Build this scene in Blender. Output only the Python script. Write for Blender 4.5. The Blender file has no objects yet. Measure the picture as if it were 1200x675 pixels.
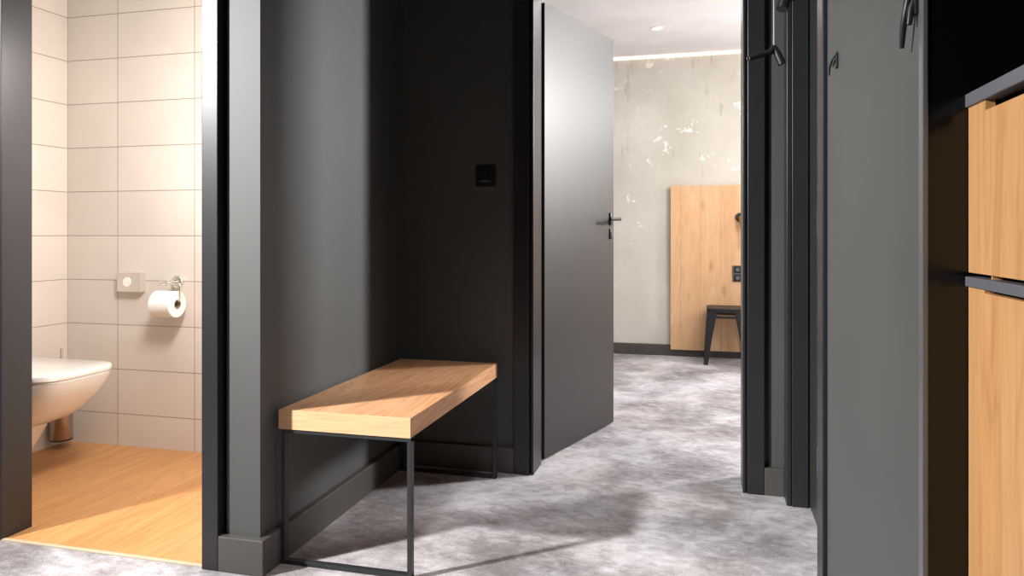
import bpy, bmesh, math, random
from mathutils import Vector, Matrix
random.seed(7)
SC = bpy.context.scene
COL = SC.collection

# ------------------------------------------------------------------ materials
def srgb(r, g, b):
    f = lambda c: (c/255/12.92) if c/255 <= .04045 else ((c/255+.055)/1.055)**2.4
    return (f(r), f(g), f(b), 1)

def newmat(name):
    m = bpy.data.materials.new(name); m.use_nodes = True
    nt = m.node_tree; nt.nodes.clear()
    out = nt.nodes.new('ShaderNodeOutputMaterial')
    b = nt.nodes.new('ShaderNodeBsdfPrincipled')
    nt.links.new(b.outputs[0], out.inputs[0])
    return m, nt, b

def N(nt, typ, **kw):
    n = nt.nodes.new(typ)
    for k, v in kw.items():
        if k in n.inputs: n.inputs[k].default_value = v
        else: setattr(n, k, v)
    return n

def ramp(nt, fac, stops):
    r = nt.nodes.new('ShaderNodeValToRGB')
    e = r.color_ramp.elements
    while len(e) < len(stops): e.new(.5)
    for i, (p, c) in enumerate(stops):
        e[i].position = p; e[i].color = c
    nt.links.new(fac, r.inputs[0])
    return r

def mapping(nt, scale=(1, 1, 1), rot=(0, 0, 0), loc=(0, 0, 0)):
    tc = nt.nodes.new('ShaderNodeTexCoord'); mp = nt.nodes.new('ShaderNodeMapping')
    mp.inputs['Scale'].default_value = scale; mp.inputs['Rotation'].default_value = rot
    mp.inputs['Location'].default_value = loc
    nt.links.new(tc.outputs['Object'], mp.inputs[0])
    return mp.outputs[0]

def bump(nt, b, h, strength=.2, dist=.002):
    bp = N(nt, 'ShaderNodeBump'); bp.inputs['Strength'].default_value = strength
    bp.inputs['Distance'].default_value = dist
    nt.links.new(h, bp.inputs['Height']); nt.links.new(bp.outputs[0], b.inputs['Normal'])

def paint(name, col, rough=.5, spec=.5, metal=0, tex=.0, coat=0, scale=180):
    m, nt, b = newmat(name)
    v = mapping(nt)
    n1 = N(nt, 'ShaderNodeTexNoise', Scale=3.0, Detail=3.0); nt.links.new(v, n1.inputs['Vector'])
    c = Vector(col[:3])
    r = ramp(nt, n1.outputs[0], [(.3, (*(c*.94), 1)), (.7, (*(c*1.06), 1))])
    nt.links.new(r.outputs[0], b.inputs['Base Color'])
    b.inputs['Roughness'].default_value = rough
    b.inputs['Specular IOR Level'].default_value = spec
    b.inputs['Metallic'].default_value = metal
    b.inputs['Coat Weight'].default_value = coat
    if tex:
        n2 = N(nt, 'ShaderNodeTexNoise', Scale=float(scale), Detail=2.0); nt.links.new(v, n2.inputs['Vector'])
        bump(nt, b, n2.outputs[0], tex, .001)
    return m

def wood(name, dark, mid, light, axis='Z', rough=.45, knots=True, spec=.4, fig=1.0, plank=None, mixf=.35):
    """oak: long grain along axis; plank=(across axis, width, offset) adds plank joints"""
    m, nt, b = newmat(name)
    L = {'X': (.12, 1, 1), 'Y': (1, .12, 1), 'Z': (1, 1, .12)}[axis]
    tc = nt.nodes.new('ShaderNodeTexCoord'); vec = tc.outputs['Object']
    joint = None
    if plank:
        ax, w, off = plank
        sp = N(nt, 'ShaderNodeSeparateXYZ'); nt.links.new(vec, sp.inputs[0])
        a = N(nt, 'ShaderNodeMath', operation='ADD'); a.inputs[1].default_value = off; nt.links.new(sp.outputs[ax], a.inputs[0])
        d = N(nt, 'ShaderNodeMath', operation='DIVIDE'); d.inputs[1].default_value = w; nt.links.new(a.outputs[0], d.inputs[0])
        fl = N(nt, 'ShaderNodeMath', operation='FLOOR'); nt.links.new(d.outputs[0], fl.inputs[0])
        fr = N(nt, 'ShaderNodeMath', operation='FRACT'); nt.links.new(d.outputs[0], fr.inputs[0])
        joint = N(nt, 'ShaderNodeMath', operation='LESS_THAN'); joint.inputs[1].default_value = .003/w; nt.links.new(fr.outputs[0], joint.inputs[0])
        wn = N(nt, 'ShaderNodeTexWhiteNoise', noise_dimensions='1D'); nt.links.new(fl.outputs[0], wn.inputs['W'])
        ms = N(nt, 'ShaderNodeVectorMath', operation='SCALE'); ms.inputs['Scale'].default_value = 5.0; nt.links.new(wn.outputs['Color'], ms.inputs[0])
        ad = N(nt, 'ShaderNodeVectorMath', operation='ADD'); nt.links.new(vec, ad.inputs[0]); nt.links.new(ms.outputs[0], ad.inputs[1])
        vec = ad.outputs[0]
    mp = nt.nodes.new('ShaderNodeMapping'); mp.inputs['Scale'].default_value = L
    nt.links.new(vec, mp.inputs[0])
    big = N(nt, 'ShaderNodeTexNoise', Scale=7.0*fig, Detail=4.0, Roughness=.55, Distortion=1.2); nt.links.new(mp.outputs[0], big.inputs['Vector'])
    mp2 = nt.nodes.new('ShaderNodeMapping'); mp2.inputs['Scale'].default_value = tuple(x if x == 1 else .035 for x in L)
    nt.links.new(vec, mp2.inputs[0])
    fine = N(nt, 'ShaderNodeTexNoise', Scale=170.0, Detail=3.0, Roughness=.6); nt.links.new(mp2.outputs[0], fine.inputs['Vector'])
    # cathedral rings out of a warped noise
    ml = N(nt, 'ShaderNodeMath', operation='MULTIPLY'); ml.inputs[1].default_value = 9.0; nt.links.new(big.outputs[0], ml.inputs[0])
    fr2 = N(nt, 'ShaderNodeMath', operation='PINGPONG'); fr2.inputs[1].default_value = .5; nt.links.new(ml.outputs[0], fr2.inputs[0])
    r1 = ramp(nt, fr2.outputs[0], [(0, dark), (.16, mid), (.5, light)])
    r2 = ramp(nt, big.outputs[0], [(.35, mid), (.65, light)])
    mx = N(nt, 'ShaderNodeMix', data_type='RGBA'); mx.inputs[0].default_value = mixf
    nt.links.new(r2.outputs[0], mx.inputs[6]); nt.links.new(r1.outputs[0], mx.inputs[7])
    r3 = ramp(nt, fine.outputs[0], [(.3, (.86, .83, .80, 1)), (.6, (1.05, 1.05, 1.05, 1))])
    mu = N(nt, 'ShaderNodeMix', data_type='RGBA', blend_type='MULTIPLY'); mu.inputs[0].default_value = .6
    nt.links.new(mx.outputs[2], mu.inputs[6]); nt.links.new(r3.outputs[0], mu.inputs[7])
    last = mu.outputs[2]
    if knots:
        mk = nt.nodes.new('ShaderNodeMapping'); mk.inputs['Scale'].default_value = tuple(5.5 if x == 1 else 2.2 for x in L); nt.links.new(vec, mk.inputs[0])
        vo = N(nt, 'ShaderNodeTexVoronoi', Scale=1.0); nt.links.new(mk.outputs[0], vo.inputs['Vector'])
        rk = ramp(nt, vo.outputs['Distance'], [(.03, (.42, .30, .2, 1)), (.15, (1, 1, 1, 1))])
        mm = N(nt, 'ShaderNodeMix', data_type='RGBA', blend_type='MULTIPLY'); mm.inputs[0].default_value = .45
        nt.links.new(last, mm.inputs[6]); nt.links.new(rk.outputs[0], mm.inputs[7]); last = mm.outputs[2]
    if joint:
        mj = N(nt, 'ShaderNodeMix', data_type='RGBA', blend_type='MIX'); mj.inputs[7].default_value = tuple(x*.72 for x in mid[:3])+(1,)
        nt.links.new(joint.outputs[0], mj.inputs[0]); nt.links.new(last, mj.inputs[6]); last = mj.outputs[2]
    nt.links.new(last, b.inputs['Base Color'])
    b.inputs['Roughness'].default_value = rough
    b.inputs['Specular IOR Level'].default_value = spec
    bump(nt, b, fine.outputs[0], .12, .001)
    return m

def tile(name, ax, off_u, off_v, w=.419, h=.2083):
    m, nt, b = newmat(name)
    tc = nt.nodes.new('ShaderNodeTexCoord'); sp = N(nt, 'ShaderNodeSeparateXYZ'); nt.links.new(tc.outputs['Object'], sp.inputs[0])
    cb = nt.nodes.new('ShaderNodeCombineXYZ')
    def ad(o, k):
        a = N(nt, 'ShaderNodeMath', operation='ADD'); a.inputs[1].default_value = k; nt.links.new(o, a.inputs[0]); return a.outputs[0]
    nt.links.new(ad(sp.outputs[ax], off_u), cb.inputs[0]); nt.links.new(ad(sp.outputs['Z'], off_v), cb.inputs[1])
    br = nt.nodes.new('ShaderNodeTexBrick'); br.offset = 0; br.squash = 1
    for k, v in (('Scale', 1.0), ('Mortar Size', .0018), ('Mortar Smooth', .1), ('Brick Width', w), ('Row Height', h), ('Bias', 0.0)):
        br.inputs[k].default_value = v
    br.inputs['Color1'].default_value = srgb(216, 209, 200); br.inputs['Color2'].default_value = srgb(211, 203, 194)
    br.inputs['Mortar'].default_value = srgb(148, 136, 124)
    nt.links.new(cb.outputs[0], br.inputs['Vector'])
    n = N(nt, 'ShaderNodeTexNoise', Scale=2.2, Detail=3.0); nt.links.new(tc.outputs['Object'], n.inputs['Vector'])
    r = ramp(nt, n.outputs[0], [(.35, (.95, .95, .95, 1)), (.65, (1.03, 1.03, 1.03, 1))])
    mu = N(nt, 'ShaderNodeMix', data_type='RGBA', blend_type='MULTIPLY'); mu.inputs[0].default_value = 1
    nt.links.new(br.outputs['Color'], mu.inputs[6]); nt.links.new(r.outputs[0], mu.inputs[7])
    nt.links.new(mu.outputs[2], b.inputs['Base Color'])
    b.inputs['Roughness'].default_value = .42; b.inputs['Specular IOR Level'].default_value = .4
    inv = N(nt, 'ShaderNodeMath', operation='SUBTRACT'); inv.inputs[0].default_value = 1; nt.links.new(br.outputs['Fac'], inv.inputs[1])
    bump(nt, b, inv.outputs[0], .5, .002)
    return m

def carpet():
    m, nt, b = newmat('carpet_grey')
    tc = nt.nodes.new('ShaderNodeTexCoord'); v = tc.outputs['Object']
    mp = nt.nodes.new('ShaderNodeMapping'); mp.inputs['Scale'].default_value = (1.0, 1.1, 1); mp.inputs['Rotation'].default_value = (0, 0, math.radians(-12)); nt.links.new(v, mp.inputs[0])
    a = N(nt, 'ShaderNodeTexNoise', Scale=2.3, Detail=6.0, Roughness=.62, Distortion=.3); nt.links.new(mp.outputs[0], a.inputs['Vector'])
    mp2 = nt.nodes.new('ShaderNodeMapping'); mp2.inputs['Scale'].default_value = (.8, 1.25, 1); mp2.inputs['Rotation'].default_value = (0, 0, math.radians(24)); nt.links.new(v, mp2.inputs[0])
    c = N(nt, 'ShaderNodeTexNoise', Scale=22.0, Detail=5.0, Roughness=.72, Distortion=.6); nt.links.new(mp2.outputs[0], c.inputs['Vector'])
    p = N(nt, 'ShaderNodeTexNoise', Scale=260.0, Detail=2.0); nt.links.new(v, p.inputs['Vector'])
    def mul(o, k):
        x = N(nt, 'ShaderNodeMath', operation='MULTIPLY'); x.inputs[1].default_value = k; nt.links.new(o, x.inputs[0]); return x.outputs[0]
    def add(o, q):
        x = N(nt, 'ShaderNodeMath', operation='ADD'); nt.links.new(o, x.inputs[0]); nt.links.new(q, x.inputs[1]); return x.outputs[0]
    s = add(add(mul(a.outputs[0], .53), mul(c.outputs[0], .27)), mul(p.outputs[0], .20))
    r = ramp(nt, s, [(.40, srgb(110, 105, 105)), (.47, srgb(147, 143, 144)), (.53, srgb(176, 173, 175)), (.60, srgb(206, 204, 207))])
    # brownish drift
    d = N(nt, 'ShaderNodeTexNoise', Scale=1.7, Detail=2.0); nt.links.new(v, d.inputs['Vector'])
    rd = ramp(nt, d.outputs[0], [(.42, (.99, 1.0, 1.03, 1)), (.62, (1.0, .96, .945, 1))])
    mu = N(nt, 'ShaderNodeMix', data_type='RGBA', blend_type='MULTIPLY'); mu.inputs[0].default_value = 1
    nt.links.new(r.outputs[0], mu.inputs[6]); nt.links.new(rd.outputs[0], mu.inputs[7])
    nt.links.new(mu.outputs[2], b.inputs['Base Color'])
    b.inputs['Roughness'].default_value = .95; b.inputs['Specular IOR Level'].default_value = .1
    b.inputs['Sheen Weight'].default_value = .15
    h = add(mul(p.outputs[0], .6), mul(c.outputs[0], .8))
    bump(nt, b, h, .7, .006)
    return m

def concrete():
    m, nt, b = newmat('bare_concrete')
    tc = nt.nodes.new('ShaderNodeTexCoord'); v = tc.outputs['Object']
    a = N(nt, 'ShaderNodeTexNoise', Scale=1.6, Detail=6.0, Roughness=.6); nt.links.new(v, a.inputs['Vector'])
    base = ramp(nt, a.outputs[0], [(.3, srgb(190, 185, 172)), (.5, srgb(204, 199, 188)), (.7, srgb(214, 210, 200))])
    # pale flaked patches, most of them high on the wall
    n = N(nt, 'ShaderNodeTexNoise', Scale=7.5, Detail=6.0, Roughness=.66, Distortion=.25); nt.links.new(v, n.inputs['Vector'])
    sp = N(nt, 'ShaderNodeSeparateXYZ'); nt.links.new(v, sp.inputs[0])
    hz = N(nt, 'ShaderNodeMapRange'); hz.inputs[1].default_value = .3; hz.inputs[2].default_value = 2.4; hz.inputs[3].default_value = -.06; hz.inputs[4].default_value = .035
    nt.links.new(sp.outputs['Z'], hz.inputs[0])
    ad = N(nt, 'ShaderNodeMath', operation='ADD'); nt.links.new(n.outputs[0], ad.inputs[0]); nt.links.new(hz.outputs[0], ad.inputs[1])
    fl = ramp(nt, ad.outputs[0], [(.625, (0, 0, 0, 1)), (.65, (1, 1, 1, 1))])
    mx = N(nt, 'ShaderNodeMix', data_type='RGBA'); mx.inputs[7].default_value = srgb(238, 232, 222)
    nt.links.new(fl.outputs[0], mx.inputs[0]); nt.links.new(base.outputs[0], mx.inputs[6])
    # dark vertical streaks
    mp = nt.nodes.new('ShaderNodeMapping'); mp.inputs['Scale'].default_value = (9, 9, 1.6); mp.inputs['Location'].default_value = (3.1, 0, .4); nt.links.new(v, mp.inputs[0])
    k = N(nt, 'ShaderNodeTexNoise', Scale=1.6, Detail=7.0, Roughness=.75); nt.links.new(mp.outputs[0], k.inputs['Vector'])
    ad2 = N(nt, 'ShaderNodeMath', operation='ADD'); nt.links.new(k.outputs[0], ad2.inputs[0]); nt.links.new(hz.outputs[0], ad2.inputs[1])
    st = ramp(nt, ad2.outputs[0], [(.60, (1, 1, 1, 1)), (.74, (.62, .62, .6, 1))])
    mu = N(nt, 'ShaderNodeMix', data_type='RGBA', blend_type='MULTIPLY'); mu.inputs[0].default_value = 1
    nt.links.new(mx.outputs[2], mu.inputs[6]); nt.links.new(st.outputs[0], mu.inputs[7])
    nt.links.new(mu.outputs[2], b.inputs['Base Color'])
    b.inputs['Roughness'].default_value = .8
    bump(nt, b, n.outputs[0], .25, .004)
    return m

def emit(name, col, s):
    m, nt, b = newmat(name)
    b.inputs['Base Color'].default_value = col
    b.inputs['Emission Color'].default_value = col; b.inputs['Emission Strength'].default_value = s
    return m

M = {}
M['wall'] = paint('dark_grey_wall_paint', srgb(68, 69, 67), .64, .8, tex=.05)
M['frame'] = paint('black_satin_frame', srgb(37, 37, 40), .36, .5)
M['skirt'] = paint('dark_skirting', srgb(76, 72, 70), .46, .6)
M['door'] = paint('door_laminate', srgb(45, 43, 42), .42, .6)
M['black'] = paint('black_powder_coat', srgb(40, 41, 44), .42, .5)
M['deep'] = paint('black_gap', srgb(8, 8, 8), .9, .1)
M['lacquer'] = paint('black_lacquer', srgb(9, 9, 9), .18, .4)
M['white'] = paint('white_ceiling', srgb(232, 229, 229), .85, .2)
M['ceil_grey'] = paint('grey_ceiling', srgb(120, 120, 120), .85, .2)
M['ceramic'] = paint('white_ceramic', srgb(238, 236, 232), .12, .5, coat=.3)
M['paper'] = paint('white_tissue', srgb(240, 236, 230), .9, .1, tex=.2)
M['steel'] = paint('satin_steel', srgb(225, 220, 214), .42, .5, metal=.85)
M['chrome'] = paint('chrome', srgb(225, 222, 218), .2, .5, metal=1)
M['card'] = paint('grey_cardboard', srgb(150, 135, 120), .9, .1)
M['gasket'] = paint('pale_threshold', srgb(186, 170, 146), .5, .4)
M['grey_edge'] = paint('grey_edge_board', srgb(98, 98, 104), .4, .5)
M['trim_alu'] = paint('grey_edge_profile', srgb(96, 98, 100), .3, .5, metal=.3)
M['socket'] = paint('grey_socket_plate', srgb(86, 86, 86), .35, .5)
M['brass'] = paint('aged_brass', srgb(150, 120, 60), .35, .5, metal=.8)
M['plastic'] = paint('black_switch_plastic', srgb(20, 21, 24), .35, .5)
M['cord'] = paint('pale_grey_cord', srgb(170, 168, 166), .8, .2)
M['stool'] = paint('black_sheet_metal', srgb(22, 23, 24), .45, .5)
M['brushed'] = paint('brushed_steel', srgb(188, 176, 166), .26, .5, metal=1)
M['oak'] = wood('oak_bench', srgb(158, 104, 64), srgb(198, 144, 102), srgb(214, 166, 126), 'Y', mixf=.42)
M['oak_edge'] = wood('oak_edge_band', srgb(190, 144, 102), srgb(214, 170, 126), srgb(222, 182, 140), 'X', knots=False)
M['oak_front'] = wood('oak_cabinet', srgb(160, 110, 66), srgb(190, 140, 90), srgb(202, 155, 106), 'Z', knots=False, fig=.8)
M['oak_board'] = wood('oak_board', srgb(206, 158, 112), srgb(216, 170, 126), srgb(226, 186, 144), 'Z', plank=('X', .155, .05))
M['oak_floor'] = wood('oak_floor', srgb(160, 108, 62), srgb(184, 132, 80), srgb(200, 150, 98), 'Y', rough=.4, knots=False, plank=('X', .19, .09))
M['tile_back'] = tile('tile_back', 'X', 2.652, -.150)
M['tile_left'] = tile('tile_left', 'Y', -2.857+.419*8, -.150)
M['carpet'] = carpet()
M['concrete'] = concrete()
M['led'] = emit('led_strip', srgb(255, 226, 205), 1.6)
M['lens'] = emit('downlight_lens', srgb(255, 222, 160), 6.0)

# ------------------------------------------------------------------ mesh helpers
class MB:
    def __init__(s): s.bm = bmesh.new(); s.mi = 0
    def _merge(s, t):
        me = bpy.data.meshes.new('t'); t.to_mesh(me); t.free(); s.bm.from_mesh(me); bpy.data.meshes.remove(me)
    def box(s, x0, x1, y0, y1, z0, z1, bev=0, seg=2):
        t = bmesh.new(); bmesh.ops.create_cube(t, size=1)
        for v in t.verts:
            v.co = Vector(((x0+x1)/2+v.co.x*(x1-x0), (y0+y1)/2+v.co.y*(y1-y0), (z0+z1)/2+v.co.z*(z1-z0)))
        if bev: bmesh.ops.bevel(t, geom=t.edges[:], offset=bev, segments=seg, affect='EDGES', profile=.5)
        s._merge(t); return s
    def tube(s, pts, r, seg=14, cap=True):
        """swept circle along a polyline, r may be a list"""
        pts = [Vector(p) for p in pts]; n = len(pts)
        rs = r if isinstance(r, (list, tuple)) else [r]*n
        t = bmesh.new(); rings = []; up = None
        for i, p in enumerate(pts):
            d = ((pts[i]-pts[i-1]).normalized() if i else Vector()) + ((pts[i+1]-pts[i]).normalized() if i < n-1 else Vector())
            d.normalize()
            if up is None:
                up = Vector((0, 0, 1)) if abs(d.z) < .9 else Vector((1, 0, 0))
            a = d.cross(up).normalized(); b = a.cross(d).normalized(); up = b
            rings.append([t.verts.new(p+(a*math.cos(q)+b*math.sin(q))*rs[i]) for q in [2*math.pi*k/seg for k in range(seg)]])
        for i in range(n-1):
            for k in range(seg):
                t.faces.new((rings[i][k], rings[i][(k+1) % seg], rings[i+1][(k+1) % seg], rings[i+1][k]))
        if cap:
            t.faces.new(rings[0][::-1]); t.faces.new(rings[-1])
        bmesh.ops.recalc_face_normals(t, faces=t.faces[:])
        s._merge(t); return s
    def lathe(s, prof, c, axis=(0, 0, 1), seg=40, closed=False):
        """prof: list of (radius, distance along axis)"""
        ax = Vector(axis).normalized(); c = Vector(c)
        a = ax.orthogonal().normalized(); b = ax.cross(a)
        t = bmesh.new(); rings = []
        for (r, h) in prof:
            rings.append([t.verts.new(c+ax*h+(a*math.cos(q)+b*math.sin(q))*max(r, 1e-5)) for q in [2*math.pi*k/seg for k in range(seg)]])
        m = len(rings)
        for i in range(m if closed else m-1):
            for k in range(seg):
                t.faces.new((rings[i][k], rings[i][(k+1) % seg], rings[(i+1) % m][(k+1) % seg], rings[(i+1) % m][k]))
        bmesh.ops.remove_doubles(t, verts=t.verts[:], dist=1e-5)
        bmesh.ops.recalc_face_normals(t, faces=t.faces[:])
        s._merge(t); return s
    def prism(s, poly, vec, bev=0):
        t = bmesh.new(); vs = [t.verts.new(Vector(p)) for p in poly]; f = t.faces.new(vs)
        r = bmesh.ops.extrude_face_region(t, geom=[f])
        bmesh.ops.translate(t, verts=[g for g in r['geom'] if isinstance(g, bmesh.types.BMVert)], vec=Vector(vec))
        bmesh.ops.recalc_face_normals(t, faces=t.faces[:])
        if bev: bmesh.ops.bevel(t, geom=t.edges[:], offset=bev, segments=2, affect='EDGES', profile=.5)
        s._merge(t); return s
    def loft(s, rings, cap0=True, cap1=True):
        t = bmesh.new(); R = [[t.verts.new(Vector(p)) for p in r] for r in rings]; n = len(R[0])
        for i in range(len(R)-1):
            for k in range(n):
                t.faces.new((R[i][k], R[i][(k+1) % n], R[i+1][(k+1) % n], R[i+1][k]))
        if cap0: t.faces.new(R[0][::-1])
        if cap1: t.faces.new(R[-1])
        bmesh.ops.recalc_face_normals(t, faces=t.faces[:])
        s._merge(t); return s
    def build(s, name, mat, parent=None, smooth=False, loc=None):
        off = Vector(loc) if loc is not None else (root_loc(parent) if parent else Vector())
        bmesh.ops.translate(s.bm, verts=s.bm.verts[:], vec=-off)
        me = bpy.data.meshes.new(name); s.bm.to_mesh(me); s.bm.free()
        me.materials.append(mat)
        if smooth:
            for p in me.polygons: p.use_smooth = True
            me.set_sharp_from_angle(angle=math.radians(38))
        o = bpy.data.objects.new(name, me); COL.objects.link(o)
        if parent: o.parent = parent
        elif loc is not None: o.location = loc
        return o

def root_loc(o):
    v = Vector(o.location)
    while o.parent: o = o.parent; v += Vector(o.location)
    return v

def tag(o, label=None, cat=None, group=None, kind=None):
    if label: o['label'] = label
    if cat: o['category'] = cat
    if group: o['group'] = group
    if kind: o['kind'] = kind
    return o
def thing(name, label, cat, loc, group=None):
    o = bpy.data.objects.new(name, None); COL.objects.link(o); o.location = loc
    o.empty_display_size = .1
    return tag(o, label, cat, group)
def struct(mb, name, mat, label, cat, smooth=False):
    return tag(mb.build(name, mat, smooth=smooth), label, cat, kind='structure')

# ------------------------------------------------------------------ key planes (metres)
CEIL = 2.44
YB, YS = 1.894, 1.869           # toilet-room wall face, its frame/skirting face
XW, XS = -1.256, -1.231         # bench wall face, its skirting face
YD = 2.955                      # bedroom door wall face
XR = .312                       # right wall face
YE = 1.18                       # near end of right wall
YF = 6.07                       # bedroom far wall
SK = .104                       # skirting height

# ------------------------------------------------------------------ the setting
mb = MB()
mb.box(-5.2, 1.3, -3.2, 1.886, -.05, 0).box(XW-.04, .6, 1.886, 3.14, -.05, 0).box(-2.4, 2.6, 3.14, YF, -.05, 0)
struct(mb, 'floor', M['carpet'], 'mottled grey carpet running from the hall through the open door', 'carpet')
mb = MB().box(-2.96, XW-.04, 1.894, 2.87, -.05, .001)
struct(mb, 'floor_toilet', M['oak_floor'], 'warm oak plank floor of the toilet room', 'floor')
mb = MB().box(-2.2, -1.437, 1.880, 1.895, -.04, .004, .001)
struct(mb, 'trim_threshold', M['gasket'], 'thin pale threshold strip between carpet and oak planks', 'threshold')

mb = MB().box(-5.2, 1.3, -3.2, 2.955, CEIL, CEIL+.06)
struct(mb, 'ceiling_hall', M['ceil_grey'], 'plain hall ceiling above the bench', 'ceiling')
mb = MB().box(-2.4, 2.6, 2.955, YF+.1, CEIL, CEIL+.06)
struct(mb, 'ceiling', M['white'], 'white ceiling of the bright room beyond the open door', 'ceiling')

# bench wall with the pillar end that faces the camera
struct(MB().box(-1.368, XW, YB, YD, 0, CEIL), 'wall_left', M['wall'], 'dark grey wall behind the bench with pale lit pillar end', 'wall')
mb = MB().box(-5.2, -2.25, YB, YB+.1, 0, CEIL).box(-2.25, -1.368, YB, YB+.1, 2.06, CEIL)
struct(mb, 'wall_front', M['wall'], 'dark wall around the toilet doorway', 'wall')
mb = MB().box(-1.388, -.70, YD, 3.14, 0, CEIL).box(.246, .7, YD, 3.14, 0, CEIL).box(-.70, .246, YD, 3.14, 2.06, CEIL)
struct(mb, 'wall_back', M['wall'], 'very dark wall at the end of the bench', 'wall')
mb = MB().box(XR, .42, YE+.010, 2.028, 0, CEIL).box(XR, .42, 2.028, 2.95, 2.06, CEIL).box(XR, .42, 2.93, 2.955, 0, CEIL)
struct(mb, 'wall_right', M['wall'], 'dark grey wall panel on the right with coat hooks', 'wall')
mb = MB().box(XR+.002, 1.02, YE-.006, YE+.010, 0, CEIL).box(1.0, 1.02, -3.2, YE, 0, CEIL)
struct(mb, 'wall_niche', M['lacquer'], 'glossy black niche lining beside the oak cabinet', 'wall')
mb = MB().box(-5.2, 1.3, -3.26, -3.2, 0, CEIL)
struct(mb, 'wall_rear', M['wall'], 'dark wall behind the viewer', 'wall')
mb = MB().box(-5.26, -5.2, -3.2, YB, 0, CEIL)
struct(mb, 'wall_side', M['wall'], 'dark wall far left of the hall', 'wall')
# toilet room tiles
struct(MB().box(-2.96, -1.388, 2.857, 2.955, 0, CEIL), 'wall_toilet_back', M['tile_back'], 'pale tiled wall with the paper holder', 'wall')
struct(MB().box(-3.04, -2.94, 1.994, 2.857, 0, CEIL), 'wall_toilet_left', M['tile_left'], 'pale tiled wall carrying the toilet', 'wall')
struct(MB().box(-1.388, -1.368, 1.994, 2.857, 0, CEIL), 'wall_toilet_right', M['tile_left'], 'tiled wall on the back of the bench wall', 'wall')
struct(MB().box(-2.96, -1.368, 1.994, 2.87, 2.40, CEIL), 'ceiling_toilet', M['white'], 'white ceiling of the toilet room', 'ceiling')
# bedroom shell
struct(MB().box(-2.4, 2.6, YF, YF+.1, 0, CEIL), 'wall_far', M['concrete'], 'raw concrete wall with pale flaked patches beyond the door', 'wall')
struct(MB().box(-2.46, -2.4, 3.14, YF, 0, CEIL), 'wall_bedroom_left', M['white'], 'white side wall of the far room', 'wall')
struct(MB().box(2.6, 2.66, 3.14, YF, 0, CEIL), 'wall_bedroom_right', M['white'], 'white window wall of the far room', 'wall')
struct(MB().box(-2.4, -1.388, 3.08, 3.14, 0, CEIL).box(.7, 2.6, 3.08, 3.14, 0, CEIL), 'wall_bedroom_front', M['white'], 'white wall on the room side of the door', 'wall')

# frames
def chamf(mb, *a): return mb.box(*a, .0025, 2)
mb = MB(); chamf(mb, -1.437, -1.382, YS, 1.995, 0, 2.05); mb.box(-1.383, -1.367, 1.925, 1.995, 0, 2.05)
chamf(mb, -2.26, -2.2, YS+.012, 1.995, 0, 2.05); mb.box(-2.28, -2.215, YS, YS+.02, 0, 2.05, .002)
chamf(mb, -2.2, -1.437, YS, 1.995, 2.0, 2.06)
struct(mb, 'trim_toilet_door_frame', M['frame'], 'black satin frame around the toilet doorway', 'door frame')
mb = MB()
chamf(mb, -.756, -.689, 2.931, YD, 0, 2.055); mb.box(-.681, -.672, 2.936, 3.085, 0, 2.045, .001); mb.box(-.702, -.680, YD, 3.14, 0, 2.05)
chamf(mb, .167, .229, 2.931, YD, 0, 2.055); mb.box(.150, .160, 2.938, 3.085, 0, 2.045, .002); mb.box(.158, .232, YD-.008, 3.14, 0, 2.05); mb.box(.23, .247, 2.975, 3.14, 0, 2.05)
chamf(mb, -.756, .229, 2.931, YD, 2.02, 2.07); mb.box(-.70, .2, YD, 3.14, 2.02, 2.06)
struct(mb, 'trim_bedroom_door_frame', M['frame'], 'black satin frame around the open door', 'door frame')
mb = MB()
chamf(mb, .298, XR+.002, 2.839, 2.927, 0, 2.055)
mb.box(.316, .372, 2.834, 2.93, 0, 2.05, .002); mb.box(.306, .42, 2.85, 2.93, 0, 2.05)
chamf(mb, .302, XR+.01, 2.045, 2.135, 0, 2.055); mb.box(.318, .372, 2.05, 2.137, 0, 2.05, .002)
chamf(mb, .300, XR+.002, 2.045, 2.927, 2.0, 2.055)
struct(mb, 'trim_side_door_frame', M['frame'], 'black frame of the side door at right', 'door frame')
struct(MB().box(XR-.004, XR+.0035, YE-.008, YE+.014, 0, CEIL, .0015), 'trim_wall_edge', M['trim_alu'], 'thin grey edge profile on the near end of the right wall', 'trim')

# skirting boards
bv = .0025
mb = MB(); mb.box(-1.381, XS, YS, YB, 0, SK, bv); mb.box(XW, XS, YB-.006, 2.931, 0, SK, bv)
struct(mb, 'baseboard_left', M['skirt'], 'dark skirting around pillar and along bench wall', 'skirting')
struct(MB().box(XS, -.756, 2.931, YD, 0, SK, bv), 'baseboard_back', M['skirt'], 'dark skirting on the wall behind the bench end', 'skirting')
struct(MB().box(.229, .30, 2.931, YD, 0, SK, bv), 'baseboard_corner', M['skirt'], 'short dark skirting piece between the two door frames', 'skirting')
struct(MB().box(.299, XR, YE, 2.035, 0, SK, bv), 'baseboard_right', M['skirt'], 'dark skirting under the right wall panel', 'skirting')
struct(MB().box(-2.4, 2.6, YF-.02, YF, 0, .09, bv), 'baseboard_far', M['skirt'], 'dark skirting under the concrete wall', 'skirting')

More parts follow.
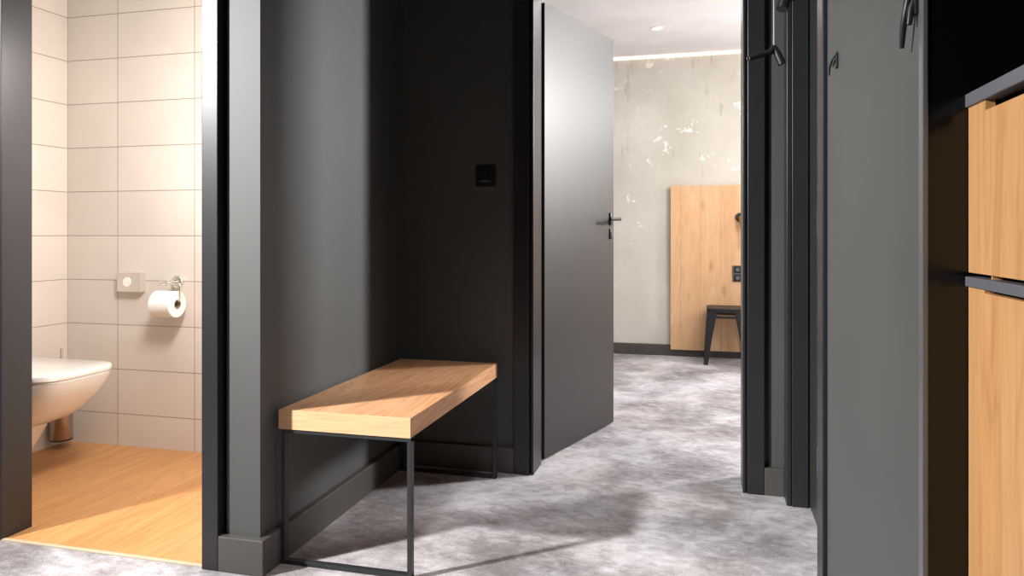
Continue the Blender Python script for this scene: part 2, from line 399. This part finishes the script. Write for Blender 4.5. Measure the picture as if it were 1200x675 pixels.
# ------------------------------------------------------------------ open bedroom door
H0, H1 = Vector((-.668, 3.136, 0)), Vector((-.449, 3.841, 0))
u = (H1-H0).normalized(); nrm = Vector((u.y, -u.x, 0))
wd = (H1-H0).length
door = bpy.data.objects.new('door_1', None)
def leafbox(mb, a0, a1, n0, n1, z0, z1, bev=0):
    t = MB().box(a0, a1, n0, n1, z0, z1, bev)
    mt = Matrix(((u.x, nrm.x, 0, H0.x), (u.y, nrm.y, 0, H0.y), (0, 0, 1, 0), (0, 0, 0, 1)))
    bmesh.ops.transform(t.bm, matrix=mt, verts=t.bm.verts[:]); bmesh.ops.recalc_face_normals(t.bm, faces=t.bm.faces[:])
    mb._merge(t.bm); return mb
def L(a, n, z): return H0+u*a+nrm*n+Vector((0, 0, z))
bpy.data.objects.remove(door)
mb = leafbox(MB(), 0, wd, -.042, 0, .008, 2.005, .0015)
door = tag(mb.build('door_1', M['door'], loc=H0), 'dark grey door standing open into the far room', 'door', kind='structure')
ha = wd-.055
mb = MB(); leafbox(mb, ha-.0, ha+.026, 0, .009, 1.035, 1.10, .002)
h = mb.build('door_handle', M['black'], door, True)
mb = MB(); mb.tube([L(ha+.013, .005, 1.067), L(ha+.013, .048, 1.067), L(ha+.008, .055, 1.067), L(ha-.11, .056, 1.066)], [.009, .009, .0095, .008])
mb.build('lever', M['black'], h, True)
mb = MB(); leafbox(mb, ha, ha+.026, 0, .008, .965, 1.018, .002)
k = mb.build('keyhole_plate', M['black'], door, True)
mb = MB(); leafbox(mb, ha+.009, ha+.017, .007, .012, .978, 1.004, .001)
mb.build('cylinder', M['chrome'], k)

# closed side door
mb = MB().box(.376, .416, 2.138, 2.832, .006, 2.0, .0015)
d2 = tag(mb.build('door_2', M['door'], loc=(.376, 2.138, 0)), 'closed dark side door between the frames at right', 'door', kind='structure')
for z in (.372, 1.03, 1.75):
    MB().tube([(.311, 2.146, z-.038), (.311, 2.146, z+.038)], .008).build('hinge', M['trim_alu'], d2, True)

# ------------------------------------------------------------------ bench
bench = thing('bench', 'oak slab bench on thin black steel frames against the dark wall', 'bench', (-1.02, 2.42, 0))
bx0, bx1, by0, by1, bz0, bz1 = -1.2365, -.81, 1.96, 2.878, .4075, .4655
MB().box(bx0, bx1, by0, by1, bz0, bz1, .002).build('seat', M['oak'], bench)
MB().box(bx0, bx1, by0-.0012, by0+.001, bz0, bz1, .0005).build('edge_band', M['oak_edge'], bench)
def bframe(y0, y1):
    mb = MB(); w = .013; x0 = bx0+.007; x1 = bx1+.001
    mb.box(x0, x0+w, y0, y1, 0, bz0-.001, .001); mb.box(x1-w, x1, y0, y1, 0, bz0-.001, .001)
    mb.box(x0, x1, y0+.0005, y1-.0005, 0.0, .013, .001); mb.box(x0, x1, y0+.0005, y1-.0005, bz0-.012, bz0, .001)
    o = mb.build('leg_frame', M['black'], bench); return o
bframe(by0+.002, by0+.024); bframe(by1-.024, by1-.002)

# ------------------------------------------------------------------ switch on dark wall
sw = thing('light_switch', 'small black square switch plate on the dark wall above the bench', 'switch', (-.881, YD, 1.235))
MB().box(-.924, -.838, YD-.009, YD, 1.190, 1.281, .003).build('switch_frame', M['plastic'], sw)
MB().box(-.911, -.851, YD-.014, YD-.006, 1.207, 1.264, .003).build('rocker', M['plastic'], sw)
MB().box(-.900, -.862, YD-.0155, YD-.012, 1.212, 1.217, .0005).build('indicator', M['grey_edge'], sw)

# ------------------------------------------------------------------ coat hooks on the right wall
def coat_hook(y, z, label, s=1.0):
    t = thing('wall_mounted_hook', label, 'coat hook', (XR, y, z), 'black hooks on the right wall panel')
    mb = MB(); mb.box(XR-.006, XR, y-.008, y+.008, z-.02, z+.035*s, .002); mb.build('back_plate', M['stool'], t)
    mb = MB(); mb.tube([(XR-.004, y, z+.012), (XR-.012, y+.002, z+.004), (XR-.016, y+.012, z-.03*s), (XR-.015, y+.026, z-.062*s)], [.006*s, .006*s, .005*s, .0035*s]); mb.build('prong', M['stool'], t, True)
    mb = MB(); mb.tube([(XR-.004, y, z+.002), (XR-.009, y-.002, z-.012*s), (XR-.012, y-.003, z-.034*s)], [.006*s, .0055*s, .004*s]); mb.build('prong', M['stool'], t, True)
    return t
coat_hook(1.215, 1.345, 'black coat hook at the near edge of the right wall panel, top of picture', 1.0)
coat_hook(1.88, 1.41, 'small black coat hook beside the side door frame, farther along the right wall panel', .5)

# hooks hanging on cords in front of the door frames
def hanging(px, py, z, label, kind):
    t = thing('hanging_hook', label, 'hanging hook', (px, py, z), 'forked black hooks hanging on cords')
    MB().tube([(px, py, z), (px, py, CEIL)], .0022, 8).build('cord', M['cord'], t, True)
    c, s = math.cos(math.radians(14.6)), math.sin(math.radians(14.6))
    P = lambda r, dd, h: (px+r*c-dd*s, py+r*s+dd*c, z+h)
    if kind == 0:
        MB().tube([P(0, 0, .004), P(-.012, -.004, -.012), P(-.042, -.008, -.020), P(-.072, -.012, -.030)], [.008, .009, .009, .007]).build('prong', M['stool'], t, True)
        MB().tube([P(-.001, 0, .004), P(.008, -.004, -.016), P(.019, -.008, -.045)], [.008, .010, .011]).build('prong', M['stool'], t, True)
        MB().lathe([(0, 0), (.0065, .001), (.0065, .004), (0, .005)], P(-.072, -.012, -.030), Vector(P(-.072, -.012, -.030))-Vector(P(-.042, -.008, -.020))).build('tip', M['chrome'], t, True)
    else:
        MB().tube([P(0, 0, .03), P(-.004, -.004, 0), P(-.014, -.010, -.03), P(-.021, -.014, -.052)], [.009, .013, .016, .016]).build('prong', M['stool'], t, True)
        MB().tube([P(.001, 0, .03), P(.010, -.002, -.004), P(.013, -.004, -.022)], [.008, .012, .011]).build('prong', M['stool'], t, True)
    return t
hanging(.190, 2.12, 1.503, 'forked black hook hanging on a thin pale cord before the door frame, the lower one', 0)
hanging(.226, 2.12, 1.655, 'stubby black hook hanging higher, cut by the top of the picture', 1)

# ------------------------------------------------------------------ cabinet at far right
cx, c0 = .3665, YE-.009
cab = thing('cabinet', 'oak fronted cabinet with grey edge boards at the right edge', 'cabinet', (.65, .7, 0))
ye = -.1
MB().box(cx+.016, .99, ye, c0, .08, 1.176).build('carcass', M['deep'], cab)
MB().box(cx-.004, .99, ye, c0+.002, 1.177, 1.196, .0015).build('top_board', M['grey_edge'], cab)
MB().box(cx-.004, cx+.03, ye, c0+.002, .923, .937, .001).build('rail', M['grey_edge'], cab)
n1 = 1.107
f1 = MB().prism([(cx, c0, .943), (cx, ye, .943), (cx, ye, 1.163), (cx, n1, 1.163), (cx, n1, 1.1765), (cx, c0, 1.1765)], (.012, 0, 0)).build('drawer_front', M['oak_front'], cab)
n2 = 1.11
MB().prism([(cx, c0, .10), (cx, ye, .10), (cx, ye, .918), (cx, n2, .918), (cx, n2, .9225), (cx, c0, .9225)], (.012, 0, 0)).build('door', M['oak_front'], cab)
MB().box(cx+.004, cx+.018, 1.094, 1.098, .936, .944).build('spacer', M['oak_front'], cab)
MB().box(cx+.03, .99, ye, c0, 0, .08).build('plinth', M['deep'], cab)

# ------------------------------------------------------------------ toilet
TY = 2.415; TX = -2.94
toilet = thing('toilet', 'white wall hung toilet with closed lid on the tiled wall', 'toilet', (TX, TY, 0))
def dsec(front, b, z, n=4.2, a=.22, k=24, back=TX):
    a = min(a, front-back-.004)
    xc = front-a; pts = [(back, TY-b, z)]
    for i in range(2*k+1):
        q = -math.pi/2+math.pi*i/(2*k)
        cq, sq = math.cos(q), math.sin(q)
        pts.append((xc+a*abs(cq)**(2/n), TY+b*math.copysign(abs(sq)**(2/n), sq), z))
    pts.append((back, TY+b, z)); return pts
TF = -2.388
secs = [(-.335, .090, .045, 2.4), (-.322, .096, .072, 2.4), (-.270, .108, .15, 2.4), (-.238, .114, .205, 2.5), (-.230, .118, .214, 2.5), (-.200, .142, .220, 2.7), (-.142, .158, .245, 2.9), (-.085, .169, .288, 3.2), (-.040, .178, .340, 3.6), (-.012, .183, .385, 4.0), (-.002, .185, .415, 4.2)]
MB().loft([dsec(TF+d, w, z, n) for d, w, z, n in secs]).build('bowl', M['ceramic'], toilet, True)
MB().loft([dsec(TF-.005, .181, .4155), dsec(TF-.003, .184, .418), dsec(TF-.003, .184, .4225), dsec(TF-.005, .181, .424)]).build('seat', M['ceramic'], toilet, True)
MB().loft([dsec(TF-.001, .186, .425), dsec(TF+.001, .188, .428), dsec(TF+.001, .188, .4435), dsec(TF-.001, .186, .447), dsec(TF-.005, .182, .448)]).build('lid', M['ceramic'], toilet, True)

# toilet brush in its holder on the left tiled wall
bxp, byp = -2.878, 2.762
tb = thing('toilet_brush', 'chrome toilet brush holder with upright handle between toilet and tiled corner', 'toilet brush', (TX, byp, .04))
MB().lathe([(0, .0), (.044, 0), (.047, .004), (.047, .205), (.045, .205), (.043, .02), (0, .02)], (bxp, byp, .040)).build('holder', M['brushed'], tb, True)
MB().tube([(bxp, byp, .065), (bxp, byp, .46)], .006).lathe([(0, 0), (.02, .003), (.035, .03), (.035, .09), (.012, .11), (0, .11)], (bxp, byp, .065)).build('brush', M['chrome'], tb, True)
MB().box(TX, bxp-.03, byp-.012, byp+.012, .15, .17, .002).build('bracket', M['chrome'], tb)
MB().lathe([(0, 0), (.0475, 0), (.0475, .006), (0, .006)], (bxp, byp, .037)).build('base_ring', M['plastic'], tb, True)

# hygiene bag dispenser
YT = 2.857
hd = thing('wall_mounted_bag_dispenser', 'square chrome bag dispenser on the tiles, left of the paper roll', 'dispenser', (-2.55, YT, .77))
MB().box(-2.625, -2.497, YT-.036, YT, .724, .815, .003).build('body', M['steel'], hd)
mb = MB().lathe([(0, 0), (.021, 0), (.021, .003), (0, .003)], (-2.568, YT-.0362, .770), (0, -1, 0)); mb.build('round_opening', M['paper'], hd, True)

# paper holder + roll
ph = thing('toilet_paper_holder', 'chrome paper holder with round wall rosette on the tiles', 'toilet paper holder', (-2.318, YT, .770))
rx, rz = -2.318, .772
MB().lathe([(0, 0), (.030, 0), (.030, .010), (.027, .014), (0, .015)], (rx, YT, rz), (0, -1, 0)).build('rosette', M['chrome'], ph, True)
MB().tube([(rx, YT-.01, rz), (rx, YT-.082, rz)], .011, 20).tube([(rx-.034, YT-.074, rz), (rx+.014, YT-.074, rz)], .010, 20).build('post', M['chrome'], ph, True)
RZ = .693; RY = YT-.075
MB().tube([(rx+.012, RY, rz), (rx+.055, RY, rz), (rx+.064, RY, rz-.004), (rx+.068, RY, rz-.014), (rx+.068, RY, RZ+.012), (rx+.060, RY, RZ), (rx-.06, RY, RZ)], .0045, 12).build('arm', M['chrome'], ph, True)
rl = thing('toilet_roll', 'white toilet paper roll hanging on the chrome holder', 'toilet roll', (rx, RY, RZ-.015))
rc = (rx-.053, RY, RZ-.015)
MB().lathe([(.021, 0), (.056, 0), (.0585, .003), (.0585, .105), (.056, .108), (.021, .108)], rc, (1, 0, 0), 48, True).build('tissue', M['paper'], rl, True)
MB().lathe([(.0195, -.001), (.021, -.001), (.021, .109), (.0195, .109)], rc, (1, 0, 0), 32, True).build('cardboard_core', M['card'], rl, True)

# ------------------------------------------------------------------ far room
bd = thing('wall_board', 'large oak board fixed upright on the concrete wall behind the stool', 'board', (.5, YF, .055))
MB().box(-.247, 1.3, 6.022, 6.042, .056, 1.372, .0015).build('board', M['oak_board'], bd)
MB().box(-.20, 1.25, 6.042, YF, .25, .31).box(-.20, 1.25, 6.042, YF, 1.1, 1.16).build('batten', M['oak_board'], bd)
so = thing('wall_socket', 'grey double socket plate on the oak board above the stool', 'socket', (.27, 6.022, .67))
MB().box(.229, .311, 6.013, 6.022, .610, .737, .003).build('socket_frame', M['socket'], so)
for z in (.640, .705):
    r = MB().box(.242, .298, 6.010, 6.015, z-.026, z+.026, .002).build('insert', M['plastic'], so)
    MB().lathe([(0, 0), (.016, 0), (.016, .002), (0, .002)], (.270, 6.010, z), (0, -1, 0)).build('outlet', M['grey_edge'], r, True)
wl = thing('wall_lamp', 'small dark swivel lamp on the oak board, half hidden by the door frame', 'wall lamp', (.285, 6.022, 1.12))
MB().lathe([(0, 0), (.034, 0), (.034, .012), (.03, .016), (0, .017)], (.285, 6.022, 1.118), (0, -1, 0)).build('base', M['black'], wl, True)
MB().tube([(.285, 6.01, 1.118), (.287, 5.965, 1.112)], .010).build('arm', M['black'], wl, True)
MB().tube([(.287, 5.965, 1.118), (.300, 5.955, 1.075), (.312, 5.945, 1.02)], [.017, .019, .021], 20).build('lamp_head', M['brass'], wl, True)

# stool
sx0, sx1, sy0, sy1, sz = .032, .318, 5.715, 5.985, .426
st = thing('stool', 'black sheet metal stool with splayed legs in front of the oak board', 'stool', ((sx0+sx1)/2, (sy0+sy1)/2, 0))
scx, scy = (sx0+sx1)/2, (sy0+sy1)/2
mb = MB()
def rrect(hx, hy, z, r=.03, k=6):
    pts = []
    for (sxn, syn, a0) in ((1, 1, 0), (-1, 1, 90), (-1, -1, 180), (1, -1, 270)):
        for i in range(k+1):
            a = math.radians(a0+90*i/k)
            pts.append((scx+sxn*(hx-r)+r*math.cos(a), scy+syn*(hy-r)+r*math.sin(a), z))
    return pts
hx, hy = (sx1-sx0)/2, (sy1-sy0)/2
mb.loft([rrect(hx-.001, hy-.001, sz-.032), rrect(hx, hy, sz-.03), rrect(hx, hy, sz-.006), rrect(hx-.006, hy-.006, sz), rrect(hx-.02, hy-.02, sz-.001), rrect(.03, .012, sz-.003, .01), rrect(.028, .010, sz-.02, .008)])
mb.build('seat', M['stool'], st, True)
for ax in (-1, 1):
    for ay in (-1, 1):
        mb = MB()
        tx, ty = scx+ax*(hx-.004), scy+ay*(hy-.004)
        fx, fy = scx+ax*(hx+.022), scy+ay*(hy+.020)
        def ring(cx_, cy_, w, z):
            return [(cx_, cy_, z), (cx_-ax*w, cy_, z), (cx_-ax*w, cy_-ay*.006, z), (cx_-ax*.006, cy_-ay*.006, z), (cx_-ax*.006, cy_-ay*w, z), (cx_, cy_-ay*w, z)]
        mb.loft([ring(fx, fy, .032, .0), ring(fx, fy, .032, .012), ring((tx+fx)/2, (ty+fy)/2, .050, .21), ring(tx, ty, .072, sz-.03)])
        lg = mb.build('leg', M['stool'], st)
        MB().box(fx-ax*.014-.015, fx-ax*.014+.015, fy-ay*.014-.015, fy-ay*.014+.015, 0, .016, .003).build('rubber_foot', M['plastic'], lg)
mb = MB(); z = sz-.062
for ay in (-1, 1): mb.prism([(scx-hx+.02, scy+ay*(hy-.002), z-.014), (scx+hx-.02, scy+ay*(hy-.002), z-.014), (scx+hx-.02, scy+ay*(hy-.002), z+.006), (scx, scy+ay*(hy-.002), z+.001), (scx-hx+.02, scy+ay*(hy-.002), z+.006)], (0, -ay*.008, 0))
for ax in (-1, 1): mb.box(scx+ax*(hx-.006)-.004, scx+ax*(hx-.006)+.004, scy-hy+.02, scy+hy-.02, z-.014, z+.004)
mb.build('brace', M['stool'], st)

# ceiling downlight + light line
dl = thing('downlight', 'small round recessed downlight glowing in the white ceiling', 'downlight', (-.309, 5.261, CEIL))
MB().lathe([(.030, -.001), (.045, -.001), (.045, -.004), (.040, -.006), (.030, -.003)], (-.309, 5.261, CEIL), (0, 0, 1), 32, True).build('ring', M['white'], dl, True)
MB().lathe([(0, -.0065), (.022, -.006), (.030, -.003), (.030, -.0005), (0, -.0005)], (-.309, 5.261, CEIL), (0, 0, 1), 32).build('lens', M['lens'], dl, True)
ls = MB().box(-2.39, 2.59, YF-.014, YF-.001, 2.417, CEIL-.001, .002).build('light_strip', M['led'])
tag(ls, 'glowing pinkish light strip along the top of the concrete wall', 'light strip')

# ------------------------------------------------------------------ light
def area(name, loc, target, sx, sy, power, col, shape='RECTANGLE', spread=None):
    l = bpy.data.lights.new(name, 'AREA'); l.shape = shape; l.size = sx; l.size_y = sy
    l.energy = power; l.color = col
    if spread: l.spread = math.radians(spread)
    o = bpy.data.objects.new(name, l); COL.objects.link(o); o.location = loc
    o.rotation_euler = (Vector(target)-Vector(loc)).to_track_quat('-Z', 'Y').to_euler()
    return o
area('hall_lamp', (-3.25, -.05, 2.34), (-.5, 2.05, .65), .2, .2, 92, (1, .99, .985), 'DISK', 86)
area('hall_spot', (-.35, 1.75, 2.42), (-.35, 1.95, 0), .3, .3, 6, (1, .95, .92), 'DISK', 75)
area('room_spot_lamp', (2.5, 4.8, 2.1), (-1.1, 2.9, .7), .4, .5, 95, (1, .985, .98), spread=110)
area('room_wall_lamp', (1.95, 5.9, 2.1), (-.5, 3.4, 1.4), .6, .4, 14, (1, .97, .96))
area('room_lamp', (.75, 4.7, 2.0), (.1, 5.9, .5), .3, .3, 13, (1, .96, .92), 'DISK')
area('room_upward_fill', (1.1, 4.5, 1.3), (.6, 4.7, 2.44), .5, .5, 16, (1, .97, .96), 'DISK')  # added fill aimed upward to brighten the far room's ceiling, no real fixture
area('room_overhead_fill', (.0, 4.4, 2.40), (.0, 4.4, 0), 1.4, 1.4, 15, (1, .97, .95))  # unseen broad soft fill added over the far room, not a fitting
area('toilet_ceiling_lamp', (-1.95, 2.25, 2.39), (-2.1, 2.4, 0), .9, .4, 13, (1, .91, .85))
area('toilet_fill', (-1.62, 2.08, 1.6), (-2.6, 2.75, .4), .3, .3, 25, (1, .93, .89))  # added fill that whitens the bowl and lower tiles, no lamp hangs here

w = bpy.data.worlds.new('World'); SC.world = w; w.use_nodes = True
w.node_tree.nodes['Background'].inputs[0].default_value = (.5, .52, .55, 1)
w.node_tree.nodes['Background'].inputs[1].default_value = .1

# ------------------------------------------------------------------ camera
cd = bpy.data.cameras.new('camera'); cam = bpy.data.objects.new('camera', cd); COL.objects.link(cam)
cam.location = (0, 0, 1.0)
cam.rotation_euler = (math.radians(90), 0, math.atan(223/858))
cd.sensor_width = 36; cd.lens = 858/1200*36
cd.shift_y = (272-337.5)/1200
cd.clip_start = .02
SC.camera = cam
SC.view_settings.view_transform = 'Standard'; SC.view_settings.look = 'None'
SC.view_settings.gamma = 1; SC.view_settings.use_curve_mapping = False
SC.view_settings.exposure = -.2
